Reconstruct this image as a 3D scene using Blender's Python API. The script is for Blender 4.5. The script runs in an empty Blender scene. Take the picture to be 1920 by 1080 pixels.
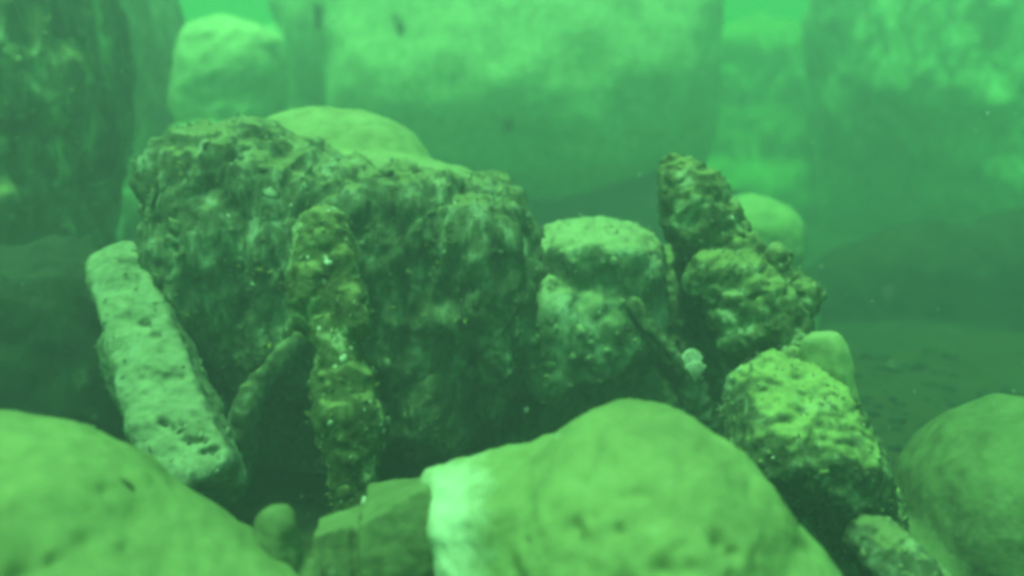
import bpy, bmesh, math
import numpy as np
from mathutils import Vector, Matrix

# ------------------------------------------------------------------ camera, sky, sun, exposure
SC = bpy.context.scene
COL = SC.collection
R = math.radians

CAM_LOC = np.array((0.0, 0.0, 1.2))
PITCH = R(10.0)                      # the camera looks slightly down
F = 1598.0                           # focal length in pixels of a 1920 wide picture
cam = bpy.data.cameras.new('camera')
cam.sensor_width = 36.0
cam.lens = 36.0 * F / 1920.0
cam.clip_start = 0.02
cam.clip_end = 200.0
cam.dof.use_dof = True
cam.dof.focus_distance = 2.25
cam.dof.aperture_fstop = 1.0
cam_o = bpy.data.objects.new('camera', cam)
COL.objects.link(cam_o)
cam_o.location = CAM_LOC
cam_o.rotation_euler = (R(90) - PITCH, 0, 0)
SC.camera = cam_o

SUN_EL, SUN_AZ = R(74), R(-140)       # high sun, from behind the camera and a little to the left
world = bpy.data.worlds.new('World')
SC.world = world
world.use_nodes = True
wn = world.node_tree.nodes
wn.clear()
w_out = wn.new('ShaderNodeOutputWorld')
w_bg = wn.new('ShaderNodeBackground')
w_sky = wn.new('ShaderNodeTexSky')
w_sky.sky_type = 'NISHITA'
w_sky.sun_disc = False
w_sky.sun_elevation = SUN_EL
w_sky.sun_rotation = SUN_AZ
w_bg.inputs['Strength'].default_value = 0.14
world.node_tree.links.new(w_sky.outputs[0], w_bg.inputs[0])
world.node_tree.links.new(w_bg.outputs[0], w_out.inputs[0])

sun = bpy.data.lights.new('sun', 'SUN')
sun.energy = 4.5
sun.angle = R(14)                    # rays are spread by the rippled surface and the murk
sun.color = (1.0, 0.96, 0.88)
sun_o = bpy.data.objects.new('sun', sun)
COL.objects.link(sun_o)
sd = Vector((math.sin(SUN_AZ) * math.cos(SUN_EL), math.cos(SUN_AZ) * math.cos(SUN_EL), math.sin(SUN_EL)))
sun_o.rotation_euler = sd.to_track_quat('Z', 'Y').to_euler()
sun_o.location = (0, 0, 12)

SC.view_settings.view_transform = 'Standard'
SC.view_settings.look = 'None'
SC.view_settings.gamma = 1.0
SC.view_settings.exposure = 0.9
SC.view_settings.use_curve_mapping = False
SC.render.engine = 'CYCLES'
SC.cycles.use_denoising = True
SC.cycles.max_bounces = 4
SC.cycles.volume_bounces = 2
SC.cycles.filter_width = 4.0         # soft compressed video frame

# ------------------------------------------------------------------ helpers
rng = np.random.default_rng(7)
FWD = np.array((0, math.cos(PITCH), -math.sin(PITCH)))
UP = np.array((0, math.sin(PITCH), math.cos(PITCH)))
RT = np.array((1.0, 0, 0))


def P(px, py, d):
    """world point at depth d (metres) along the line of sight of a photograph pixel"""
    return CAM_LOC + d * (FWD + (px - 960) / F * RT + (540 - py) / F * UP)


_perm = np.random.default_rng(3).permutation(256)
_perm = np.concatenate([_perm, _perm, _perm]).astype(np.int64)
_grad = np.random.default_rng(4).normal(size=(256, 3))
_grad /= np.linalg.norm(_grad, axis=1)[:, None]


def perlin(p):
    i = np.floor(p).astype(np.int64)
    f = p - i
    u = f * f * f * (f * (f * 6 - 15) + 10)
    i &= 255
    out = np.zeros(len(p))
    for dx in (0, 1):
        wx = u[:, 0] if dx else 1 - u[:, 0]
        for dy in (0, 1):
            wy = u[:, 1] if dy else 1 - u[:, 1]
            for dz in (0, 1):
                wz = u[:, 2] if dz else 1 - u[:, 2]
                h = _perm[_perm[_perm[(i[:, 0] + dx) & 255] + ((i[:, 1] + dy) & 255)] + ((i[:, 2] + dz) & 255)]
                g = _grad[h & 255]
                out += wx * wy * wz * (g[:, 0] * (f[:, 0] - dx) + g[:, 1] * (f[:, 1] - dy) + g[:, 2] * (f[:, 2] - dz))
    return out


def fbm(p, freq, octv, ridged=False, off=0.0):
    s = np.zeros(len(p))
    a = 1.0
    q = p * freq + off
    for _ in range(octv):
        n = perlin(q)
        s += a * ((0.35 - np.abs(n)) * 1.6 if ridged else n)
        a *= 0.5
        q = q * 2.03 + 17.3
    return s


_ico = {}


def ico(sub):
    if sub not in _ico:
        bm = bmesh.new()
        bmesh.ops.create_icosphere(bm, subdivisions=sub, radius=1.0)
        v = np.array([x.co[:] for x in bm.verts])
        f = np.array([[q.index for q in t.verts] for t in bm.faces])
        bm.free()
        _ico[sub] = (v, f)
    return _ico[sub]


def rot_xyz(ax, ay, az):
    return np.array((Matrix.Rotation(az, 3, 'Z') @ Matrix.Rotation(ay, 3, 'Y') @ Matrix.Rotation(ax, 3, 'X')))


def SE(px, py, d, rx, ry, rd, n=2.0, tilt=0.0, yaw=0.0, pitch=0.0):
    """super-ellipsoid: centre by sight line and depth, half sizes rx, ry in pixels at that depth, rd in metres, tilt clockwise"""
    v, f = ico(4)
    r = (np.abs(v) ** n).sum(1) ** (-1.0 / n)
    k = d / F
    w = v * r[:, None] * np.array((rx * k, rd, ry * k))
    w = w @ rot_xyz(R(pitch), R(tilt), R(yaw)).T
    return w + P(px, py, d), f


def CH(pts, flat=1.0):
    """chain of balls along a bent limb: pts = (px, py, depth, radius px)"""
    v, f = ico(3)
    vs, fs = [], []
    for a, b in zip(pts[:-1], pts[1:]):
        a, b = np.array(a, float), np.array(b, float)
        L = np.hypot(*(a[:2] - b[:2])) + abs(a[2] - b[2]) * F / a[2]
        n = max(2, int(L / (0.35 * min(a[3], b[3]))))
        for t in np.linspace(0, 1, n + 1):
            q = a + (b - a) * t
            r = q[3] * q[2] / F
            vs.append(v * np.array((r, r * flat, r)) + P(*q[:3]))
            fs.append(f)
    o, FF = 0, []
    for x, y in zip(vs, fs):
        FF.append(y + o)
        o += len(x)
    return np.concatenate(vs), np.concatenate(FF)


def BAR(p0, p1, hw, hh, taper=1.0, n=6.0, roll=0.0):
    """squared shaft from world point p0 to p1 with half width hw and half depth hh"""
    v, f = ico(5)
    r = (np.abs(v) ** n).sum(1) ** (-1.0 / n)
    p0, p1 = np.array(p0), np.array(p1)
    ax = p1 - p0
    L = np.linalg.norm(ax)
    ax = ax / L
    q = Vector(ax).to_track_quat('Z', 'Y')
    m = np.array(q.to_matrix()) @ rot_xyz(0, 0, R(roll))
    w = v * r[:, None]
    t = 1 + (taper - 1) * (w[:, 2:3] * .5 + .5)
    w = w * np.array((hw, hh, L / 2)) * np.concatenate([t, t, np.ones_like(t)], 1)
    return w @ m.T + (p0 + p1) / 2, f


def HULL(pts):
    """angular broken block: the hull of corners given by sight line and depth"""
    bm = bmesh.new()
    for q in pts:
        bm.verts.new(P(*q))
    bmesh.ops.convex_hull(bm, input=bm.verts)
    bmesh.ops.delete(bm, geom=[v for v in bm.verts if not v.link_faces], context='VERTS')
    bmesh.ops.triangulate(bm, faces=bm.faces)
    bmesh.ops.recalc_face_normals(bm, faces=bm.faces)
    bm.verts.index_update()
    v = np.array([x.co[:] for x in bm.verts])
    f = np.array([[q.index for q in t.verts] for t in bm.faces])
    bm.free()
    return v, f


def mesh_from(name, v, f, mat, smooth=True):
    me = bpy.data.meshes.new(name)
    v = np.asarray(v, np.float32)
    f = np.asarray(f, np.int32)
    k = f.shape[1]
    me.vertices.add(len(v))
    me.vertices.foreach_set('co', v.ravel())
    me.loops.add(f.size)
    me.loops.foreach_set('vertex_index', f.ravel())
    me.polygons.add(len(f))
    me.polygons.foreach_set('loop_start', np.arange(0, f.size, k, dtype=np.int32))
    me.polygons.foreach_set('loop_total', np.full(len(f), k, np.int32))
    me.update(calc_edges=True)
    me.validate()
    if smooth:
        me.polygons.foreach_set('use_smooth', np.ones(len(me.polygons), bool))
    me.materials.append(mat)
    return me


def add(name, me, parent=None, loc=None):
    o = bpy.data.objects.new(name, me)
    COL.objects.link(o)
    if loc is not None:
        o.location = loc
    if parent is not None:
        o.parent = parent
    return o


def tag(o, label=None, cat=None, group=None, kind=None):
    for k, x in (('label', label), ('category', cat), ('group', group), ('kind', kind)):
        if x:
            o[k] = x
    return o


def arrays(me):
    v = np.empty(len(me.vertices) * 3)
    me.vertices.foreach_get('co', v)
    n = np.empty(len(me.vertices) * 3)
    me.vertices.foreach_get('normal', n)
    return v.reshape(-1, 3), n.reshape(-1, 3)


INFO = {}


def rock(name, label, cat, blobs, mat, vox=0.012, smooth=6, disp=(), group=None, pits=None, calm=0.0, specks=0):
    """one stone: closed bodies fused into one skin, weathered by noise pushed along its normals; the object sits at its base"""
    vs, fs, o = [], [], 0
    for v, f in blobs:
        vs.append(v)
        fs.append(f + o)
        o += len(v)
    tmp = mesh_from('tmp', np.concatenate(vs), np.concatenate(fs), mat)
    ob = bpy.data.objects.new('tmp', tmp)
    COL.objects.link(ob)
    m = ob.modifiers.new('r', 'REMESH')
    m.mode = 'VOXEL'
    m.voxel_size = vox
    if smooth:
        s = ob.modifiers.new('s', 'SMOOTH')
        s.factor = 0.5
        s.iterations = smooth
    dg = bpy.context.evaluated_depsgraph_get()
    me = bpy.data.meshes.new_from_object(ob.evaluated_get(dg))
    bpy.data.objects.remove(ob)
    bpy.data.meshes.remove(tmp)
    for amp, freq, octv, ridged, stretch in disp:
        v, n = arrays(me)
        q = v * np.array((1, 1, stretch))
        h = fbm(q, freq, octv, ridged, off=rng.uniform(0, 40))
        h = h * (1 - calm * np.clip((n[:, 2] - .45) / .4, 0, 1))
        v = v + n * (amp * h)[:, None]
        me.vertices.foreach_set('co', v.astype(np.float32).ravel())
        me.update()
    if pits:
        v, n = arrays(me)
        for (px, py, rad, dep) in pits:      # worn hollows in the skin
            ray = P(px, py, 1.0) - CAM_LOC
            ray /= np.linalg.norm(ray)
            t = (v - CAM_LOC) @ ray
            off = np.linalg.norm(v - CAM_LOC - t[:, None] * ray, axis=1)
            front = (n @ ray) < 0.2
            if not front.any():
                continue
            cand = np.where(front & (off < 0.03))[0]
            if len(cand) == 0:
                continue
            c = v[cand[np.argmin(t[cand])]]
            dd = np.linalg.norm(v - c, axis=1) / rad
            v = v - n * (dep * np.exp(-dd ** 2 * 2.0))[:, None]
        me.vertices.foreach_set('co', v.astype(np.float32).ravel())
        me.update()
    if specks:                                   # many small worn pits and a few warts
        v, n = arrays(me)
        view = CAM_LOC - v
        seen = np.where((view * n).sum(1) > 0)[0]
        for c in v[rng.choice(seen, specks)]:
            rad = rng.uniform(.004, .016)
            dd = np.linalg.norm(v - c, axis=1) / rad
            v = v - n * (rng.choice((1, 1, -.5)) * rad * rng.uniform(.3, .7) * np.exp(-dd ** 2 * 1.5))[:, None]
        me.vertices.foreach_set('co', v.astype(np.float32).ravel())
        me.update()
    v, n = arrays(me)
    base = np.array(((v[:, 0].min() + v[:, 0].max()) / 2, (v[:, 1].min() + v[:, 1].max()) / 2, v[:, 2].min()))
    me.vertices.foreach_set('co', (v - base).astype(np.float32).ravel())
    me.polygons.foreach_set('use_smooth', np.ones(len(me.polygons), bool))
    me.name = name
    if not me.materials:
        me.materials.append(mat)
    me.update()
    ob = add(name, me, loc=base)
    tag(ob, label, cat, group)
    INFO[ob.name] = base
    return ob


def surface_samples(ob, count, weight=None):
    me = ob.data
    c = np.empty(len(me.polygons) * 3)
    me.polygons.foreach_get('center', c)
    c = c.reshape(-1, 3)
    nn = np.empty(len(me.polygons) * 3)
    me.polygons.foreach_get('normal', nn)
    nn = nn.reshape(-1, 3)
    a = np.empty(len(me.polygons))
    me.polygons.foreach_get('area', a)
    w = a.copy()
    wp = c + np.array(ob.location)
    view = wp - CAM_LOC
    view /= np.linalg.norm(view, axis=1)[:, None]
    facing = -(nn * view).sum(1)
    w *= np.where(facing > -0.35, 1.0, 0.12)     # crust is thin at the back
    if weight is not None:
        w *= weight(wp, nn)
    w /= w.sum()
    k = rng.choice(len(w), size=count, p=w)
    return c[k], nn[k]


def crust(ob, name, count, size, mat, weight=None, flat=(0.2, 0.6), sub=2, lift=-0.1, kind='lump'):
    """small growths sitting on a stone: knobbly lumps, or leaning tufts of narrow blades; too many to count"""
    c, n = surface_samples(ob, count, weight)
    s = size[0] * (size[1] / size[0]) ** (rng.random(count) ** 1.8)
    h = rng.normal(size=(count, 3))
    t1 = np.cross(n, h)
    t1 /= np.linalg.norm(t1, axis=1)[:, None] + 1e-9
    t2 = np.cross(n, t1)
    V, Fc, o = [], [], 0
    if kind == 'lump':
        bv, bf = ico(sub)
        for i in range(count):
            j = bv * (1 + 0.9 * fbm(bv, 1.1, 2, off=rng.uniform(0, 90)))[:, None]
            e = s[i] * np.array((rng.uniform(.6, 1.3), rng.uniform(.6, 1.3), rng.uniform(*flat)))
            w = j * e
            V.append(c[i] + w[:, :1] * t1[i] + w[:, 1:2] * t2[i] + (w[:, 2:] + e[2] * lift) * n[i])
            Fc.append(bf + o)
            o += len(bv)
    else:
        for i in range(count):
            for b in range(rng.integers(3, 6)):
                d = n[i] * rng.uniform(.3, 1) + np.array((0, 0, rng.uniform(-.3, .8))) + 0.6 * rng.normal(size=3)
                d /= np.linalg.norm(d)
                sd_ = np.cross(d, rng.normal(size=3))
                sd_ /= np.linalg.norm(sd_)
                up = np.cross(sd_, d)
                L = s[i] * rng.uniform(.7, 1.5)
                wd = L * rng.uniform(.10, .22)
                p0 = c[i] - n[i] * s[i] * .2 + rng.normal(size=3) * s[i] * .3
                bend = up * L * rng.uniform(-.3, .3)
                p1 = p0 + d * L * .55 + bend * .3
                p2 = p0 + d * L + bend
                V.append(np.array((p0 - sd_ * wd * .6, p0 + sd_ * wd * .6, p0 + up * wd * .5,
                                   p1 - sd_ * wd, p1 + sd_ * wd, p1 + up * wd * .6, p2)))
                Fc.append(np.array(((0, 1, 4), (0, 4, 3), (1, 2, 5), (1, 5, 4), (2, 0, 3), (2, 3, 5), (3, 4, 6), (4, 5, 6), (5, 3, 6), (0, 2, 1))) + o)
                o += 7
    me = mesh_from(name, np.concatenate(V), np.concatenate(Fc), mat, smooth=(kind == 'lump'))
    p = add(name, me, parent=ob)
    p['kind'] = 'stuff'
    return p


# ------------------------------------------------------------------ materials
def nt(name):
    m = bpy.data.materials.new(name)
    m.use_nodes = True
    t = m.node_tree
    t.nodes.clear()
    out = t.nodes.new('ShaderNodeOutputMaterial')
    bs = t.nodes.new('ShaderNodeBsdfPrincipled')
    t.links.new(bs.outputs[0], out.inputs[0])
    return m, t, bs


def noise(t, vec, scale, detail=5, rough=0.6, dist=0.0):
    n = t.nodes.new('ShaderNodeTexNoise')
    n.inputs['Scale'].default_value = scale
    n.inputs['Detail'].default_value = detail
    n.inputs['Roughness'].default_value = rough
    n.inputs['Distortion'].default_value = dist
    t.links.new(vec, n.inputs['Vector'])
    return n.outputs[0]


def ramp(t, x, stops):
    r = t.nodes.new('ShaderNodeValToRGB')
    while len(r.color_ramp.elements) < len(stops):
        r.color_ramp.elements.new(0.5)
    for e, (p, c) in zip(r.color_ramp.elements, stops):
        e.position = p
        e.color = (*c, 1) if len(c) == 3 else c
    t.links.new(x, r.inputs[0])
    return r.outputs[0]


def math_(t, op, a, b):
    n = t.nodes.new('ShaderNodeMath')
    n.operation = op
    for k, x in enumerate((a, b)):
        if isinstance(x, (int, float)):
            n.inputs[k].default_value = x
        else:
            t.links.new(x, n.inputs[k])
    n.use_clamp = True
    return n.outputs[0]


def mix(t, fac, a, b):
    n = t.nodes.new('ShaderNodeMix')
    n.data_type = 'RGBA'
    for k, x in ((0, fac), (6, a), (7, b)):
        if isinstance(x, tuple):
            n.inputs[k].default_value = (*x, 1)
        elif isinstance(x, (int, float)):
            n.inputs[k].default_value = x
        else:
            t.links.new(x, n.inputs[k])
    return n.outputs[2]


def g3(x):
    return (x, x, x)


def stone(name, dark, mid, pale, sediment, sed_from=0.35, sed_to=0.8, spot=9.0, pale_at=0.62, bump=0.02, fine=60.0, stretch=0.6):
    m, t, bs = nt(name)
    geo = t.nodes.new('ShaderNodeNewGeometry')
    mp = t.nodes.new('ShaderNodeMapping')
    mp.inputs['Scale'].default_value = (1, 1, stretch)
    t.links.new(geo.outputs['Position'], mp.inputs['Vector'])
    pos = mp.outputs[0]
    a = noise(t, pos, spot, 6, 0.65, 0.6)
    b = noise(t, pos, fine, 4, 0.6)
    col = ramp(t, a, [(0.34, dark), (0.5, mid), (pale_at, mid), (min(pale_at + .1, 1), pale)])
    col2 = ramp(t, b, [(0.3, g3(.55)), (0.5, g3(.95)), (0.7, g3(1.45))])
    mul = t.nodes.new('ShaderNodeMix')
    mul.data_type = 'RGBA'
    mul.blend_type = 'MULTIPLY'
    mul.inputs[0].default_value = 0.75
    t.links.new(col, mul.inputs[6])
    t.links.new(col2, mul.inputs[7])
    # silt that has settled on what faces up
    sx = t.nodes.new('ShaderNodeSeparateXYZ')
    t.links.new(geo.outputs['Normal'], sx.inputs[0])
    wob = noise(t, geo.outputs['Position'], 11.0, 5, 0.65)
    z = math_(t, 'ADD', sx.outputs[2], math_(t, 'MULTIPLY', math_(t, 'SUBTRACT', wob, 0.4), 1.3))
    mr = t.nodes.new('ShaderNodeMapRange')
    mr.inputs['From Min'].default_value = sed_from
    mr.inputs['From Max'].default_value = sed_to
    t.links.new(z, mr.inputs['Value'])
    big = noise(t, geo.outputs['Position'], spot * 1.3, 7, .72, .4)
    tone = ramp(t, big, [(.36, g3(0)), (.5, g3(.5)), (.68, g3(1))])
    silt = mix(t, tone, tuple(x * .74 for x in sediment), tuple(min(1, x * 1.14) for x in sediment))
    t.links.new(mix(t, mr.outputs[0], mul.outputs[2], silt), bs.inputs['Base Color'])
    bs.inputs['Roughness'].default_value = 0.92
    bs.inputs['Specular IOR Level'].default_value = 0.15
    bp = t.nodes.new('ShaderNodeBump')
    bp.inputs['Strength'].default_value = 0.8
    bp.inputs['Distance'].default_value = bump
    hh = math_(t, 'ADD', math_(t, 'MULTIPLY', a, 0.6), math_(t, 'MULTIPLY', b, 0.4))
    t.links.new(hh, bp.inputs['Height'])
    t.links.new(bp.outputs[0], bs.inputs['Normal'])
    return m


def plain(name, c0, c1, scale=30.0, rough=0.85, spec=0.2):
    m, t, bs = nt(name)
    geo = t.nodes.new('ShaderNodeNewGeometry')
    n = noise(t, geo.outputs['Position'], scale, 4, .6)
    t.links.new(ramp(t, n, [(.35, c0), (.65, c1)]), bs.inputs['Base Color'])
    bs.inputs['Roughness'].default_value = rough
    bs.inputs['Specular IOR Level'].default_value = spec
    return m


M_SILT = stone('silty_stone', (.125, .148, .06), (.185, .22, .092), (.28, .33, .155), (.24, .30, .125), .1, .7, 5, .6, .008, 38, 1)
M_SILTY = stone('lighter_silty_stone', (.16, .18, .09), (.23, .26, .14), (.36, .39, .23), (.32, .36, .18), .1, .7, 5, .6, .008, 38, 1)
M_FLANK = stone('silty_stone_bare_flank', (.125, .148, .06), (.185, .22, .092), (.28, .33, .155), (.24, .30, .125), .1, .7, 5, .6, .008, 38, 1)
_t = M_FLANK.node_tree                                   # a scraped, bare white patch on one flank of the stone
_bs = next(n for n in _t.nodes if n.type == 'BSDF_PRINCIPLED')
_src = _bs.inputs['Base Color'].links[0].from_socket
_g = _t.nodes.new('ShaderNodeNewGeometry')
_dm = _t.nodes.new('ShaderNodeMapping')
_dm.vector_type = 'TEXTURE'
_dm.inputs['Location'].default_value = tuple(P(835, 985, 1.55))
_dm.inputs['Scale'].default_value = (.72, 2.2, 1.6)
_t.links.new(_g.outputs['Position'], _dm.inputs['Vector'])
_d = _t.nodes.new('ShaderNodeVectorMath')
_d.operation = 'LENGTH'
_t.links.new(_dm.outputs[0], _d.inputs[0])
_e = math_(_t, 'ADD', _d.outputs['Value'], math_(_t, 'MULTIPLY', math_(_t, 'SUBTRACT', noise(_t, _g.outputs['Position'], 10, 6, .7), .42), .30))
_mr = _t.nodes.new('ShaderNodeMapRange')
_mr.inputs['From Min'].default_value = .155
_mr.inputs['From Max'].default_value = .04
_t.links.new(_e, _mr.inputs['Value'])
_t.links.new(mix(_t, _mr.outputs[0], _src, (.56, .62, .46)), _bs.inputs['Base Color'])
M_CRUST = stone('encrusted_stone', (.042, .05, .028), (.105, .122, .075), (.27, .30, .22), (.36, .40, .18), .82, 1.2, 15, .53, .025, 44, .5)
M_DARK = stone('dark_overgrown_stone', (.025, .03, .016), (.075, .085, .05), (.26, .28, .19), (.40, .37, .19), .75, 1.15, 9, .57, .02, 48, .6)
M_CLIFF = stone('overgrown_cliff_stone', (.05, .062, .03), (.15, .17, .095), (.46, .50, .33), (.40, .42, .2), .5, 1.05, 4.5, .54, .03, 26, .45)
M_SECOND = stone('pale_encrusted_stone', (.07, .085, .05), (.17, .20, .13), (.36, .40, .31), (.36, .40, .22), .5, 1.0, 8, .52, .02, 40, .6)
M_LOWER = stone('silt_topped_crust', (.03, .036, .02), (.10, .115, .065), (.30, .33, .23), (.36, .41, .16), .55, 1.05, 13, .55, .02, 44, .6)
M_DULL = stone('dull_silted_stone', (.07, .085, .042), (.125, .15, .075), (.20, .235, .125), (.18, .22, .10), .4, 1.0, 7, .55, .01, 40, 1)
M_SHADE = stone('shade_toned_stone', (.010, .016, .011), (.024, .036, .025), (.06, .08, .055), (.05, .065, .042), .75, 1.15, 6, .6, .02, 40, .7)  # near-black colour carries the shade of the murky gaps, no weed grows here
M_OUT = stone('yellowish_crust', (.035, .04, .018), (.12, .135, .068), (.36, .39, .26), (.34, .37, .15), .68, 1.2, 12, .54, .02, 60, 1)
M_STUMP = stone('dark_yellowish_crust', (.03, .035, .016), (.10, .115, .055), (.40, .43, .26), (.38, .41, .17), .72, 1.25, 10, .55, .02, 60, 1)
M_SHAFT = stone('worn_shaft_stone', (.07, .08, .05), (.19, .21, .14), (.36, .39, .30), (.30, .33, .21), .5, 1.0, 9, .54, .012, 50, .8)
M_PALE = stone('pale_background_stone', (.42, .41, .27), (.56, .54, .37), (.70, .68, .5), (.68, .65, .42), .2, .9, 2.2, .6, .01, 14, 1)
M_BACK = stone('grown_background_stone', (.22, .25, .15), (.42, .45, .3), (.62, .64, .5), (.6, .62, .42), .4, 1.0, 3.5, .56, .02, 22, .6)
M_SEABED = stone('silty_seabed', (.02, .022, .012), (.035, .037, .02), (.07, .072, .04), (.05, .052, .028), .2, .9, 4, .6, .01, 40, 1)
M_SHELL = plain('pale_shell', (.3, .32, .24), (.62, .64, .52), 60, .6, .3)
M_LUMP = plain('crusty_growth', (.05, .06, .03), (.26, .28, .17), 14)
M_ALGAE = plain('brown_green_algae', (.05, .06, .02), (.30, .30, .10), 30)
M_FUZZ = plain('pale_green_fuzz', (.09, .105, .06), (.34, .38, .26), 22)
M_WEED = plain('dark_weed', (.02, .03, .012), (.06, .07, .03), 30)

# ------------------------------------------------------------------ seabed and water
gx = np.concatenate([np.linspace(-24, -4, 40), np.linspace(-3.9, 3.9, 150), np.linspace(4, 24, 40)])
gy = np.concatenate([np.linspace(-10, 0, 20), np.linspace(.06, 8, 150), np.linspace(8.2, 34, 50)])
X, Y = np.meshgrid(gx, gy)
pp = np.stack([X.ravel(), Y.ravel(), np.zeros(X.size)], 1)
pp[:, 2] = 0.16 * fbm(pp, .5, 3) + .03 * fbm(pp, 4, 3) - .02
nx, ny = len(gx), len(gy)
ii = (np.arange(ny - 1)[:, None] * nx + np.arange(nx - 1)[None]).ravel()
seabed = add('seabed', mesh_from('seabed', pp, np.stack([ii, ii + 1, ii + nx + 1, ii + nx], 1), M_SEABED))
tag(seabed, kind='structure')
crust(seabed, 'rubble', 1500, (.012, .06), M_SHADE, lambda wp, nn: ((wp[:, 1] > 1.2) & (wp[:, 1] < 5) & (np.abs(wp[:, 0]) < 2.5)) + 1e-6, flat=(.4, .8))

WATER_TOP = 8.0
bm = bmesh.new()
bmesh.ops.create_cube(bm, size=1.0, matrix=Matrix.Translation((0, 12, (WATER_TOP - 1.2) / 2)) @ Matrix.Diagonal((50, 46, WATER_TOP + 1.2, 1)))
hm = bpy.data.meshes.new('haze')
bm.to_mesh(hm)
bm.free()
m_h = bpy.data.materials.new('green_water')
m_h.use_nodes = True
t = m_h.node_tree
t.nodes.clear()
o_ = t.nodes.new('ShaderNodeOutputMaterial')
pv = t.nodes.new('ShaderNodeVolumePrincipled')
pv.inputs['Color'].default_value = (.21, .216, .262, 1)
pv.inputs['Absorption Color'].default_value = (.037, .757, .155, 1)
pv.inputs['Density'].default_value = 0.22
pv.inputs['Anisotropy'].default_value = 0.25
t.links.new(pv.outputs[0], o_.inputs['Volume'])
hm.materials.append(m_h)
haze = add('haze', hm)
tag(haze, 'green murky water filling the whole place', kind='stuff')

# ------------------------------------------------------------------ far stones
rock('stone_block', 'huge smooth pale rounded block lying hazy across the top middle', 'block',
     [SE(980, 140, 10, 360, 330, 2.2, n=2.7, pitch=-24), SE(800, 60, 10.2, 260, 190, 1.8, n=2.6, tilt=8), SE(590, 10, 10.2, 80, 90, .9)],
     M_PALE, .06, 8, [(.2, .5, 4, False, 1), (.025, 2.0, 3, False, .6)])
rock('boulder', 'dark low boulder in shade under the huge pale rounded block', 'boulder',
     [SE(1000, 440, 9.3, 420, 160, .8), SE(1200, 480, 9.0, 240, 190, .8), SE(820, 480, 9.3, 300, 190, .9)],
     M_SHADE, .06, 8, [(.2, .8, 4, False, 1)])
rock('boulder', 'dim faraway boulder seen between the huge block and the right wall', 'boulder',
     [SE(1440, 350, 14.5, 260, 300, 1.6), SE(1420, 430, 14, 420, 150, 1.6)],
     M_CLIFF, .09, 8, [(.3, .6, 4, False, 1)])
rock('stone_block', 'small pale squarish block standing hazy above the encrusted block', 'block',
     [SE(440, 150, 7.4, 92, 105, .5, n=3.8, tilt=8), SE(430, 400, 7.5, 150, 190, .7)],
     M_PALE, .035, 6, [(.09, 1.6, 4, False, 1), (.03, 6, 3, True, 1)])
rock('boulder', 'shaded hazy boulder behind the small pale squarish block', 'boulder',
     [SE(560, 210, 11, 200, 160, 1.0), SE(300, 260, 10.6, 170, 200, 1.0), SE(450, 400, 11, 420, 160, 1.2)],
     M_BACK, .08, 8, [(.25, .8, 4, False, 1)])
rock('boulder', 'large hazy boulder wall filling the upper right corner', 'boulder',
     [SE(1910, 90, 11.0, 380, 300, 2.1, n=2.4, tilt=-16, pitch=-36), SE(1690, 200, 11.4, 140, 240, 1.8, n=2.4, tilt=-10, pitch=-36),
      SE(2000, 280, 10.4, 240, 170, 1.6, n=2.4, tilt=-24, pitch=-28), SE(1920, 370, 11.8, 360, 170, 1.2)],
     M_BACK, .055, 6, [(.28, .9, 5, False, .5), (.14, 2.4, 4, True, .4)])
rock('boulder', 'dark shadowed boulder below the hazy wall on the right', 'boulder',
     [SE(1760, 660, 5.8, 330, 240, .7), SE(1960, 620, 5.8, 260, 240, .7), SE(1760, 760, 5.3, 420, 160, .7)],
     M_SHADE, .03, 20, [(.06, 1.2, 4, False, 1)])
rock('boulder', 'low rounded hazy boulder behind the leaning pinnacle', 'boulder',
     [SE(1420, 455, 5.0, 85, 82, .3, n=2.6), SE(1410, 620, 5.0, 130, 150, .35)],
     M_SILTY, .022, 8, [(.06, 2.4, 4, False, 1)])

# left wall
cliff = rock('rock_face', 'dark overgrown rock face rising along the upper left edge', 'rock',
             [SE(-10, 60, 4.1, 190, 330, .7, n=2.6, tilt=-12), SE(-70, 420, 4.0, 200, 260, .7), SE(60, 300, 4.3, 140, 240, .5, tilt=-10), SE(-20, 560, 4.4, 200, 200, .6)],
             M_CLIFF, .026, 4, [(.14, 1.6, 4, False, .6), (.09, 5, 4, True, .4), (.03, 14, 3, False, .5)])
crust(cliff, 'encrustation', 700, (.01, .05), M_CLIFF)
rock('rock_face', 'hazy rock face set back behind the dark one at upper left', 'rock',
     [SE(190, 140, 7.6, 120, 330, 1.0, n=2.6, tilt=-10), SE(200, 400, 7.6, 160, 220, .8)],
     M_CLIFF, .045, 5, [(.22, 1, 4, False, .6), (.12, 3, 4, True, .4)])
rock('boulder', 'boulder coloured dark for the shade in the gap behind the leaning shaft', 'boulder',
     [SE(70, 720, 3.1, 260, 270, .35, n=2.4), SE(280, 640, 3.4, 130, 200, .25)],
     M_SHADE, .02, 6, [(.08, 3, 4, False, 1)])  # shade of the gap is put into the boulder's colour

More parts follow.
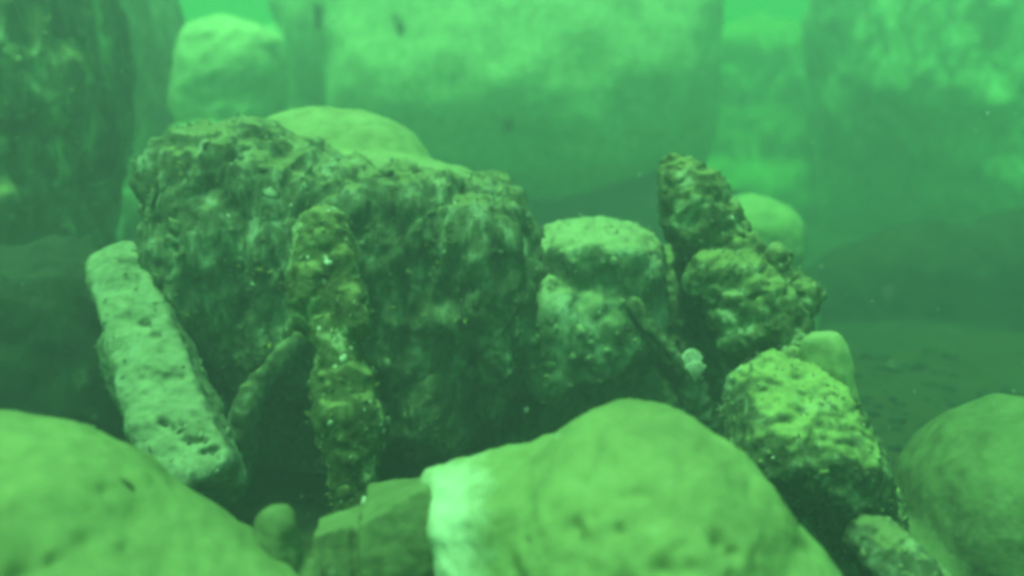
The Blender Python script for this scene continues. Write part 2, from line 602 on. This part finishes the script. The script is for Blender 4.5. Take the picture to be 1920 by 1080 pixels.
# ------------------------------------------------------------------ the big encrusted block
main = rock('encrusted_block', 'large dark encrusted block with rough crusted rim in the middle', 'rock',
            [SE(665, 512, 3.05, 305, 172, .42, n=4.2, tilt=2, pitch=7), SE(860, 490, 2.98, 118, 145, .38, n=3.6, pitch=6),
             SE(440, 360, 2.98, 108, 112, .36, n=3.0, tilt=-4), SE(445, 470, 2.95, 112, 150, .36, n=3.2), SE(560, 375, 2.96, 140, 85, .36, n=2.8, tilt=14), SE(720, 395, 2.95, 170, 78, .36, n=3.2, tilt=5),
             SE(440, 560, 3.1, 120, 230, .34, n=3), SE(860, 640, 3.02, 110, 140, .28, n=2.6),
             SE(820, 730, 2.92, 80, 90, .2, n=2.2, pitch=15), SE(930, 560, 2.95, 70, 160, .28, n=2.6),
             SE(680, 640, 3.45, 280, 240, .3, n=3), SE(700, 880, 3.7, 380, 150, .4, n=3)],
            M_CRUST, .0125, 4, [(.045, 3, 4, False, .7), (.06, 7, 5, True, .45), (.022, 22, 4, False, .6)], calm=.15)
rock('boulder', 'smooth silted dome rising behind the rough rim of the large block', 'boulder',
     [SE(640, 315, 3.32, 175, 112, .36, n=2.2, tilt=8), SE(640, 480, 3.4, 200, 160, .3), SE(740, 365, 3.2, 215, 75, .42, n=2.5, tilt=9)],
     M_SILTY, .014, 22, [(.03, 3, 4, False, 1), (.006, 18, 3, False, 1)])
side = lambda wp, nn: np.where(nn[:, 2] > .55, .04, 1.0)
crust(main, 'encrustation', 900, (.005, .026), M_CRUST, side)
crust(main, 'shells', 90, (.005, .013), M_SHELL, side)
crust(main, 'algae', 260, (.015, .04), M_ALGAE, side, kind='tuft')
crust(main, 'fuzz', 4200, (.006, .02), M_FUZZ, kind='tuft')

second = rock('encrusted_rock', 'mid-sized pale encrusted rock with flat lit top beside the large block', 'rock',
              [SE(1125, 500, 3.0, 104, 70, .3, n=4.0), SE(1090, 610, 2.95, 130, 115, .26, n=2.8), SE(1000, 570, 3.0, 70, 130, .24, n=2.4),
               SE(1175, 600, 2.95, 62, 80, .22, n=2.4), SE(1045, 680, 2.92, 60, 75, .2),
               SE(1090, 800, 3.5, 200, 190, .3)],
              M_SECOND, .0125, 5, [(.05, 4, 4, False, .8), (.026, 8, 5, True, .6), (.008, 30, 3, False, 1)])
crust(second, 'encrustation', 420, (.005, .024), M_SECOND, side)
crust(second, 'shells', 30, (.005, .012), M_SHELL, side)
crust(second, 'fuzz', 1600, (.006, .018), M_FUZZ, kind='tuft')

# ------------------------------------------------------------------ the outcrop on the right
pin = rock('leaning_pinnacle', 'leaning encrusted stump topping the outcrop, with a yellowish lit tip', 'rock',
           [CH([(1275, 340, 2.72, 38), (1300, 375, 2.72, 54), (1322, 418, 2.74, 60), (1335, 460, 2.9, 50)]),
            CH([(1258, 308, 2.72, 13), (1275, 335, 2.72, 20)]), CH([(1335, 460, 2.95, 56), (1350, 600, 3.4, 66), (1350, 900, 3.5, 130)]), SE(1285, 600, 3.45, 110, 140, .2)],
           M_OUT, .01, 3, [(.03, 6, 3, False, 1), (.03, 16, 3, True, 1), (.008, 44, 2, False, 1)])
crust(pin, 'encrustation', 110, (.005, .018), M_OUT)
crust(pin, 'shells', 30, (.005, .012), M_SHELL)
crust(pin, 'fuzz', 500, (.005, .016), M_FUZZ, kind='tuft')

out = rock('encrusted_rock', 'knobbly encrusted rock with several bumps under the leaning stump', 'rock',
           [CH([(1325, 520, 2.6, 34), (1390, 545, 2.6, 58), (1430, 600, 2.58, 66), (1480, 670, 2.56, 36)]),
            CH([(1390, 560, 2.6, 50), (1400, 620, 2.6, 46)]), SE(1448, 492, 2.62, 26, 24, .05), SE(1500, 552, 2.58, 24, 30, .05, tilt=-40),
            CH([(1430, 600, 2.66, 60), (1500, 760, 2.75, 80), (1520, 950, 2.8, 120)]), CH([(1400, 500, 2.66, 30), (1440, 520, 2.62, 34), (1490, 560, 2.6, 24)]), CH([(1350, 430, 2.78, 30), (1390, 480, 2.7, 40), (1420, 540, 2.64, 50)]), CH([(1470, 660, 2.56, 36), (1500, 720, 2.45, 50), (1540, 800, 2.4, 60)])],
           M_OUT, .009, 4, [(.035, 7, 3, False, 1), (.04, 11, 5, True, 1), (.009, 48, 2, False, 1)])
crust(out, 'encrustation', 140, (.005, .018), M_OUT)
crust(out, 'shells', 30, (.005, .012), M_SHELL)
crust(out, 'fuzz', 700, (.005, .016), M_FUZZ, kind='tuft')

strut = rock('thin_ledge', 'thin slanting ledge beside the dark hollow of the outcrop', 'rock',
             [CH([(1190, 575, 2.72, 22), (1225, 620, 2.68, 15), (1268, 668, 2.66, 13), (1305, 715, 2.66, 17)]),
              CH([(1305, 715, 2.66, 17), (1320, 800, 2.75, 40), (1330, 980, 2.8, 70)])],
             M_CRUST, .007, 3, [(.015, 10, 3, False, 1), (.008, 34, 2, False, 1)])
crust(strut, 'encrustation', 160, (.005, .012), M_CRUST)

# fan shell wedged in the hollow: two ribbed valves gaping a little
def fan_shell(label, px, py, d, length):
    L = length * d / F
    root = bpy.data.objects.new('fan_shell', None)
    COL.objects.link(root)
    root.location = P(px, py, d)
    root.rotation_euler = (R(-14), R(4), R(24))
    tag(root, label, 'shell')
    for sgn in (-1, 1):
        V, Fc = [], []
        nu, nv = 22, 9
        for layer in (0, 1):
            for j in range(nv + 1):
                r = j / nv
                for i in range(nu + 1):
                    u = (i / nu - .5) * 2
                    ang = u * R(27)
                    rim = 1 - .16 * u * u + .03 * math.sin(i * 2.1)
                    x = math.sin(ang) * r * rim * L
                    z = math.cos(ang) * r * rim * L * (1.0 if sgn > 0 else .62)
                    y = sgn * (.10 * L * (r - .75 * r * r) * (1.6 - u * u) + .004 * L * math.cos(i * math.pi) * r + .05 * L * r) + (.012 * L if layer else 0)
                    V.append((x, y, z))
        n1 = (nv + 1) * (nu + 1)
        for j in range(nv):
            for i in range(nu):
                q = j * (nu + 1) + i
                Fc.append((q, q + 1, q + nu + 2, q + nu + 1))
                Fc.append((n1 + q, n1 + q + nu + 1, n1 + q + nu + 2, n1 + q + 1))
        for i in range(nu):
            q = nv * (nu + 1) + i
            Fc.append((q, q + 1, n1 + q + 1, n1 + q))
        for j in range(nv):
            for i in (0, nu):
                q = j * (nu + 1) + i
                Fc.append((q, q + nu + 1, n1 + q + nu + 1, n1 + q))
        add('valve', mesh_from('valve', V, Fc, M_SHELL), parent=root)


fan_shell('small white fan shell standing in the dark hollow of the outcrop', 1303, 716, 2.6, 62)

# ------------------------------------------------------------------ lower right stones
lower = rock('encrusted_rock', 'stout encrusted rock with bright top and dark front at lower right', 'rock',
             [SE(1480, 805, 2.25, 105, 92, .2, n=3.2, tilt=8, pitch=28), SE(1575, 905, 2.25, 66, 150, .15, n=2.8, tilt=-28, pitch=18),
              SE(1510, 1010, 2.45, 150, 170, .22, n=2.8)],
             M_LOWER, .0095, 5, [(.03, 5, 4, False, .8), (.024, 14, 4, True, .6), (.006, 46, 2, False, 1)])
crust(lower, 'encrustation', 260, (.004, .018), M_LOWER)
crust(lower, 'shells', 30, (.004, .010), M_SHELL)
crust(lower, 'fuzz', 900, (.005, .014), M_FUZZ, kind='tuft')
slab = rock('stone_slab', 'narrow smooth upright slab with rounded top behind the stout lower rock', 'rock',
            [BAR(P(1538, 622, 2.3), P(1592, 900, 2.32), .043, .06, n=5.5, roll=15)],
            M_SILTY, .009, 5, [(.02, 5, 3, False, 1)])
far_r = rock('boulder', 'smooth rounded silty boulder at the lower right edge', 'boulder',
             [SE(1930, 1000, 2.5, 240, 245, .4, n=2.2, tilt=-12), SE(1800, 1110, 2.5, 200, 190, .3)],
             M_DULL, .014, 8, [(.05, 2, 3, False, 1), (.008, 12, 3, False, 1)])
corner = rock('encrusted_rock', 'small encrusted rock poking in at the bottom right edge', 'rock',
              [CH([(1640, 1020, 1.85, 45), (1700, 1090, 1.8, 60), (1760, 1180, 1.8, 90)]), SE(1680, 1260, 1.9, 150, 120, .2)],
              M_CRUST, .008, 4, [(.02, 7, 3, False, 1), (.012, 22, 3, True, 1)])
crust(corner, 'encrustation', 300, (.004, .012), M_CRUST)

# ------------------------------------------------------------------ leaning shaft and upright stump
shaft = rock('stone_shaft', 'pale worn stone shaft leaning beside the large block, cracked near its foot', 'shaft',
             [BAR(P(222, 488, 2.75), P(386, 925, 2.25), 0.088, .088, taper=1.25, n=8, roll=30), SE(290, 740, 2.66, 62, 150, .08, n=2.6, tilt=-24)],
             M_SHAFT, .0075, 3, [(.024, 5, 4, False, 1), (.007, 14, 3, True, .6), (.003, 50, 2, False, 1)],
             pits=[(298 + 9 * i, 776 + 6.2 * i + 5 * math.sin(i * 1.7), .013, .028) for i in range(12)] + [(285, 610, .03, .02), (262, 590, .02, .02), (320, 690, .03, .012)])
crust(shaft, 'encrustation', 60, (.004, .015), M_SHAFT)
crust(shaft, 'fuzz', 500, (.004, .012), M_FUZZ, lambda wp, nn: np.where(nn[:, 0] < -.2, 1.0, .15), kind='tuft')

stump = rock('upright_stump', 'upright knobbly encrusted stump standing before the large block', 'rock',
             [CH([(602, 440, 2.15, 42), (604, 520, 2.12, 50), (606, 590, 2.1, 44), (635, 650, 2.08, 38), (652, 780, 2.04, 58), (655, 860, 2.04, 42), (668, 930, 2.04, 30)]),
              CH([(630, 490, 2.1, 24), (660, 605, 2.06, 28)]), CH([(590, 520, 2.08, 30), (572, 600, 2.08, 20)]),
              CH([(668, 930, 2.04, 30), (660, 1100, 2.1, 90)])],
             M_STUMP, .0085, 4, [(.03, 7, 3, False, .8), (.018, 12, 4, True, .8), (.006, 44, 2, False, 1)])
crust(stump, 'encrustation', 110, (.005, .018), M_STUMP)
crust(stump, 'shells', 90, (.004, .012), M_SHELL)
crust(stump, 'algae', 50, (.01, .025), M_ALGAE, kind='tuft')
crust(stump, 'fuzz', 450, (.005, .014), M_FUZZ, kind='tuft')
prop = rock('broken_spar', 'faint slanting broken spar leaning between shaft and upright stump', 'rock',
            [CH([(560, 640, 2.62, 20), (470, 745, 2.6, 26), (400, 1000, 2.7, 50)])],
            M_CRUST, .009, 4, [(.02, 8, 3, False, 1), (.008, 30, 2, False, 1)])

# ------------------------------------------------------------------ near boulders
rock('boulder', 'smooth pitted silty boulder in the bottom left corner', 'boulder',
     [SE(90, 1297, 1.45, 720, 400, .42, n=2.05, tilt=28), SE(-60, 1190, 1.45, 420, 415, .4, n=2.1, tilt=18)],
     M_SILT, .012, 8, [(.025, 2.2, 4, False, 1), (.010, 11, 4, False, 1), (.004, 34, 3, False, 1)],
     pits=[(60, 1040, 0.027, 0.019), (235, 905, 0.018, 0.013), (270, 1005, 0.014, 0.013), (130, 1030, 0.013, 0.010), (205, 1000, 0.018, 0.010)], specks=90)
mid = rock('boulder', 'smooth pitted silty boulder at bottom middle with a bare white flank', 'boulder',
     [SE(1205, 1090, 1.62, 290, 335, .36, n=1.9, tilt=4), SE(1340, 1190, 1.6, 235, 250, .33, n=2.2),
      HULL([(798, 884, 1.68), (930, 886, 1.74), (1010, 862, 1.76), (1150, 775, 1.72), (812, 1000, 1.56), (832, 1300, 1.5), (925, 960, 1.50), (985, 1300, 1.40),
            (1150, 1300, 1.45), (1120, 930, 1.50), (850, 1300, 1.95), (1150, 1300, 1.95), (1160, 900, 1.85)])],
     M_FLANK, .009, 7, [(.025, 3, 4, False, 1), (.010, 12, 4, False, 1), (.004, 34, 3, False, 1)],
     pits=[(1370, 985, .022, .024), (1385, 1000, .018, .02), (1240, 1030, .028, .024), (1265, 1045, .02, .015), (1040, 990, .026, .02), (1060, 985, .018, .012), (1145, 965, .014, .016), (1160, 1070, .026, .022),
           (1085, 945, .012, .012), (960, 1005, .012, .012), (1280, 835, .010, .010), (1305, 990, .012, .012), (900, 895, .02, .016)], specks=90)
crust(mid, 'shells', 26, (.002, .006), M_SHELL)
rock('angular_block', 'broken wedge-shaped block with a lit slanting ledge at bottom, beside the white flank', 'block',
     [HULL([(668, 982, 1.58), (803, 912, 1.62), (690, 908, 1.84), (812, 886, 1.80), (690, 1300, 1.58), (835, 1300, 1.64), (828, 1030, 1.60), (700, 1300, 1.95), (830, 1300, 1.95), (676, 1090, 1.57)]),
      HULL([(582, 1002, 1.64), (655, 986, 1.63), (600, 972, 1.76), (675, 944, 1.80), (566, 1300, 1.62), (655, 1300, 1.63), (590, 1300, 1.9), (720, 1300, 1.9), (730, 940, 1.8), (690, 1000, 1.66)])],
     M_DULL, .006, 2, [(.014, 4, 3, False, 1), (.006, 18, 4, False, 1)], specks=25)
rock('small_stone', 'small rounded stone wedged between left boulder and angular block', 'stone',
     [SE(528, 1072, 1.62, 50, 128, .07, n=2.2, tilt=-4), SE(545, 1150, 1.65, 80, 120, .08, n=2.6)],
     M_DULL, .007, 4, [(.022, 8, 4, False, 1), (.006, 26, 2, False, 1)])

# ------------------------------------------------------------------ small growths and bits
def weed_tuft(label, px, py, d, h, n):
    """upright tuft of dark blades, each blade a part"""
    k = d / F
    root = bpy.data.objects.new('weed_tuft', None)
    COL.objects.link(root)
    root.location = P(px, py + h, d)
    tag(root, label, 'weed', 'dark tufts on the huge pale block')
    for i in range(n):
        lean = np.array((rng.uniform(-.25, .25), rng.uniform(-.2, .2), 1.0))
        L = h * 2 * k * rng.uniform(.6, 1.0)
        w = L * rng.uniform(.07, .12)
        b0 = np.array((rng.normal() * 4 * k, rng.normal() * 4 * k, -.02))
        V, Fc = [], []
        for j in range(5):
            tt = j / 4
            c = b0 + lean * L * tt + np.array((.12 * L * math.sin(2.5 * tt + i), 0, 0))
            ww = w * (1 - tt) ** .6 * (.6 + .8 * tt) + .002
            for a in range(4):
                V.append(c + np.array((math.cos(a * math.pi / 2) * ww, math.sin(a * math.pi / 2) * ww * .4, 0)))
        for j in range(4):
            for a in range(4):
                Fc.append((j * 4 + a, j * 4 + (a + 1) % 4, j * 4 + 4 + (a + 1) % 4, j * 4 + 4 + a))
        add('blade', mesh_from('blade', V, Fc, M_WEED), parent=root)


def surface_depth(px, py):
    """depth of whatever the sight line meets first"""
    bpy.context.view_layer.update()
    dg = bpy.context.evaluated_depsgraph_get()
    d0 = P(px, py, 1.0) - CAM_LOC
    haze.hide_viewport = True
    bpy.context.view_layer.update()
    dg = bpy.context.evaluated_depsgraph_get()
    hit, loc, *_ = SC.ray_cast(dg, Vector(CAM_LOC), Vector(d0).normalized())
    haze.hide_viewport = False
    return float((np.array(loc) - CAM_LOC) @ FWD) if hit else 6.0


for lab, px, py, h, n in (('dark weed tuft low on the huge pale block', 950, 210, 32, 7),
                          ('broad dark weed tuft at the top edge, left end of the huge pale block', 598, 18, 30, 8),
                          ('thin dark weed tuft near the top edge of the huge pale block', 748, 38, 20, 4)):
    weed_tuft(lab, px, py, surface_depth(px, py + h) - .03, h, n)


def spike(name, label, cat, pts, mat, vox=.004, disp=((.004, 30, 2, False, 1),)):
    return rock(name, label, cat, [CH(pts)], mat, vox, 2, disp)


d_ = surface_depth(222, 440)
spike('sponge', 'thin pale pointed sponge above the top of the leaning shaft', 'sponge',
      [(224, 398, d_ - .02, 3.5), (226, 420, d_ - .02, 7), (222, 445, d_, 10)], M_SHELL)
d_ = surface_depth(236, 906)
spike('twig', 'short dark twig lying on the bottom left boulder', 'twig',
      [(224, 898, d_ - .004, 4), (238, 907, d_ - .004, 5), (250, 916, d_ - .002, 4)], M_WEED, .0025, ())

# ------------------------------------------------------------------ specks drifting in the water
bv, bf = ico(1)
V, Fc, o_n = [], [], 0
for i in range(700):
    d_ = rng.uniform(.9, 4.5)
    c = np.array((rng.uniform(-1, 1) * d_ * .75, d_, 1.2 + rng.uniform(-.5, .45) * d_ - .17 * d_))
    if c[2] < .1:
        continue
    V.append(c + bv * rng.uniform(.0005, .0028) * (1 + .4 * rng.normal(size=(len(bv), 1))))
    Fc.append(bf + o_n)
    o_n += len(bv)
sp = add('suspended_silt', mesh_from('suspended_silt', np.concatenate(V), np.concatenate(Fc), M_SHELL))
tag(sp, 'pale specks of silt drifting in the green water', kind='stuff')
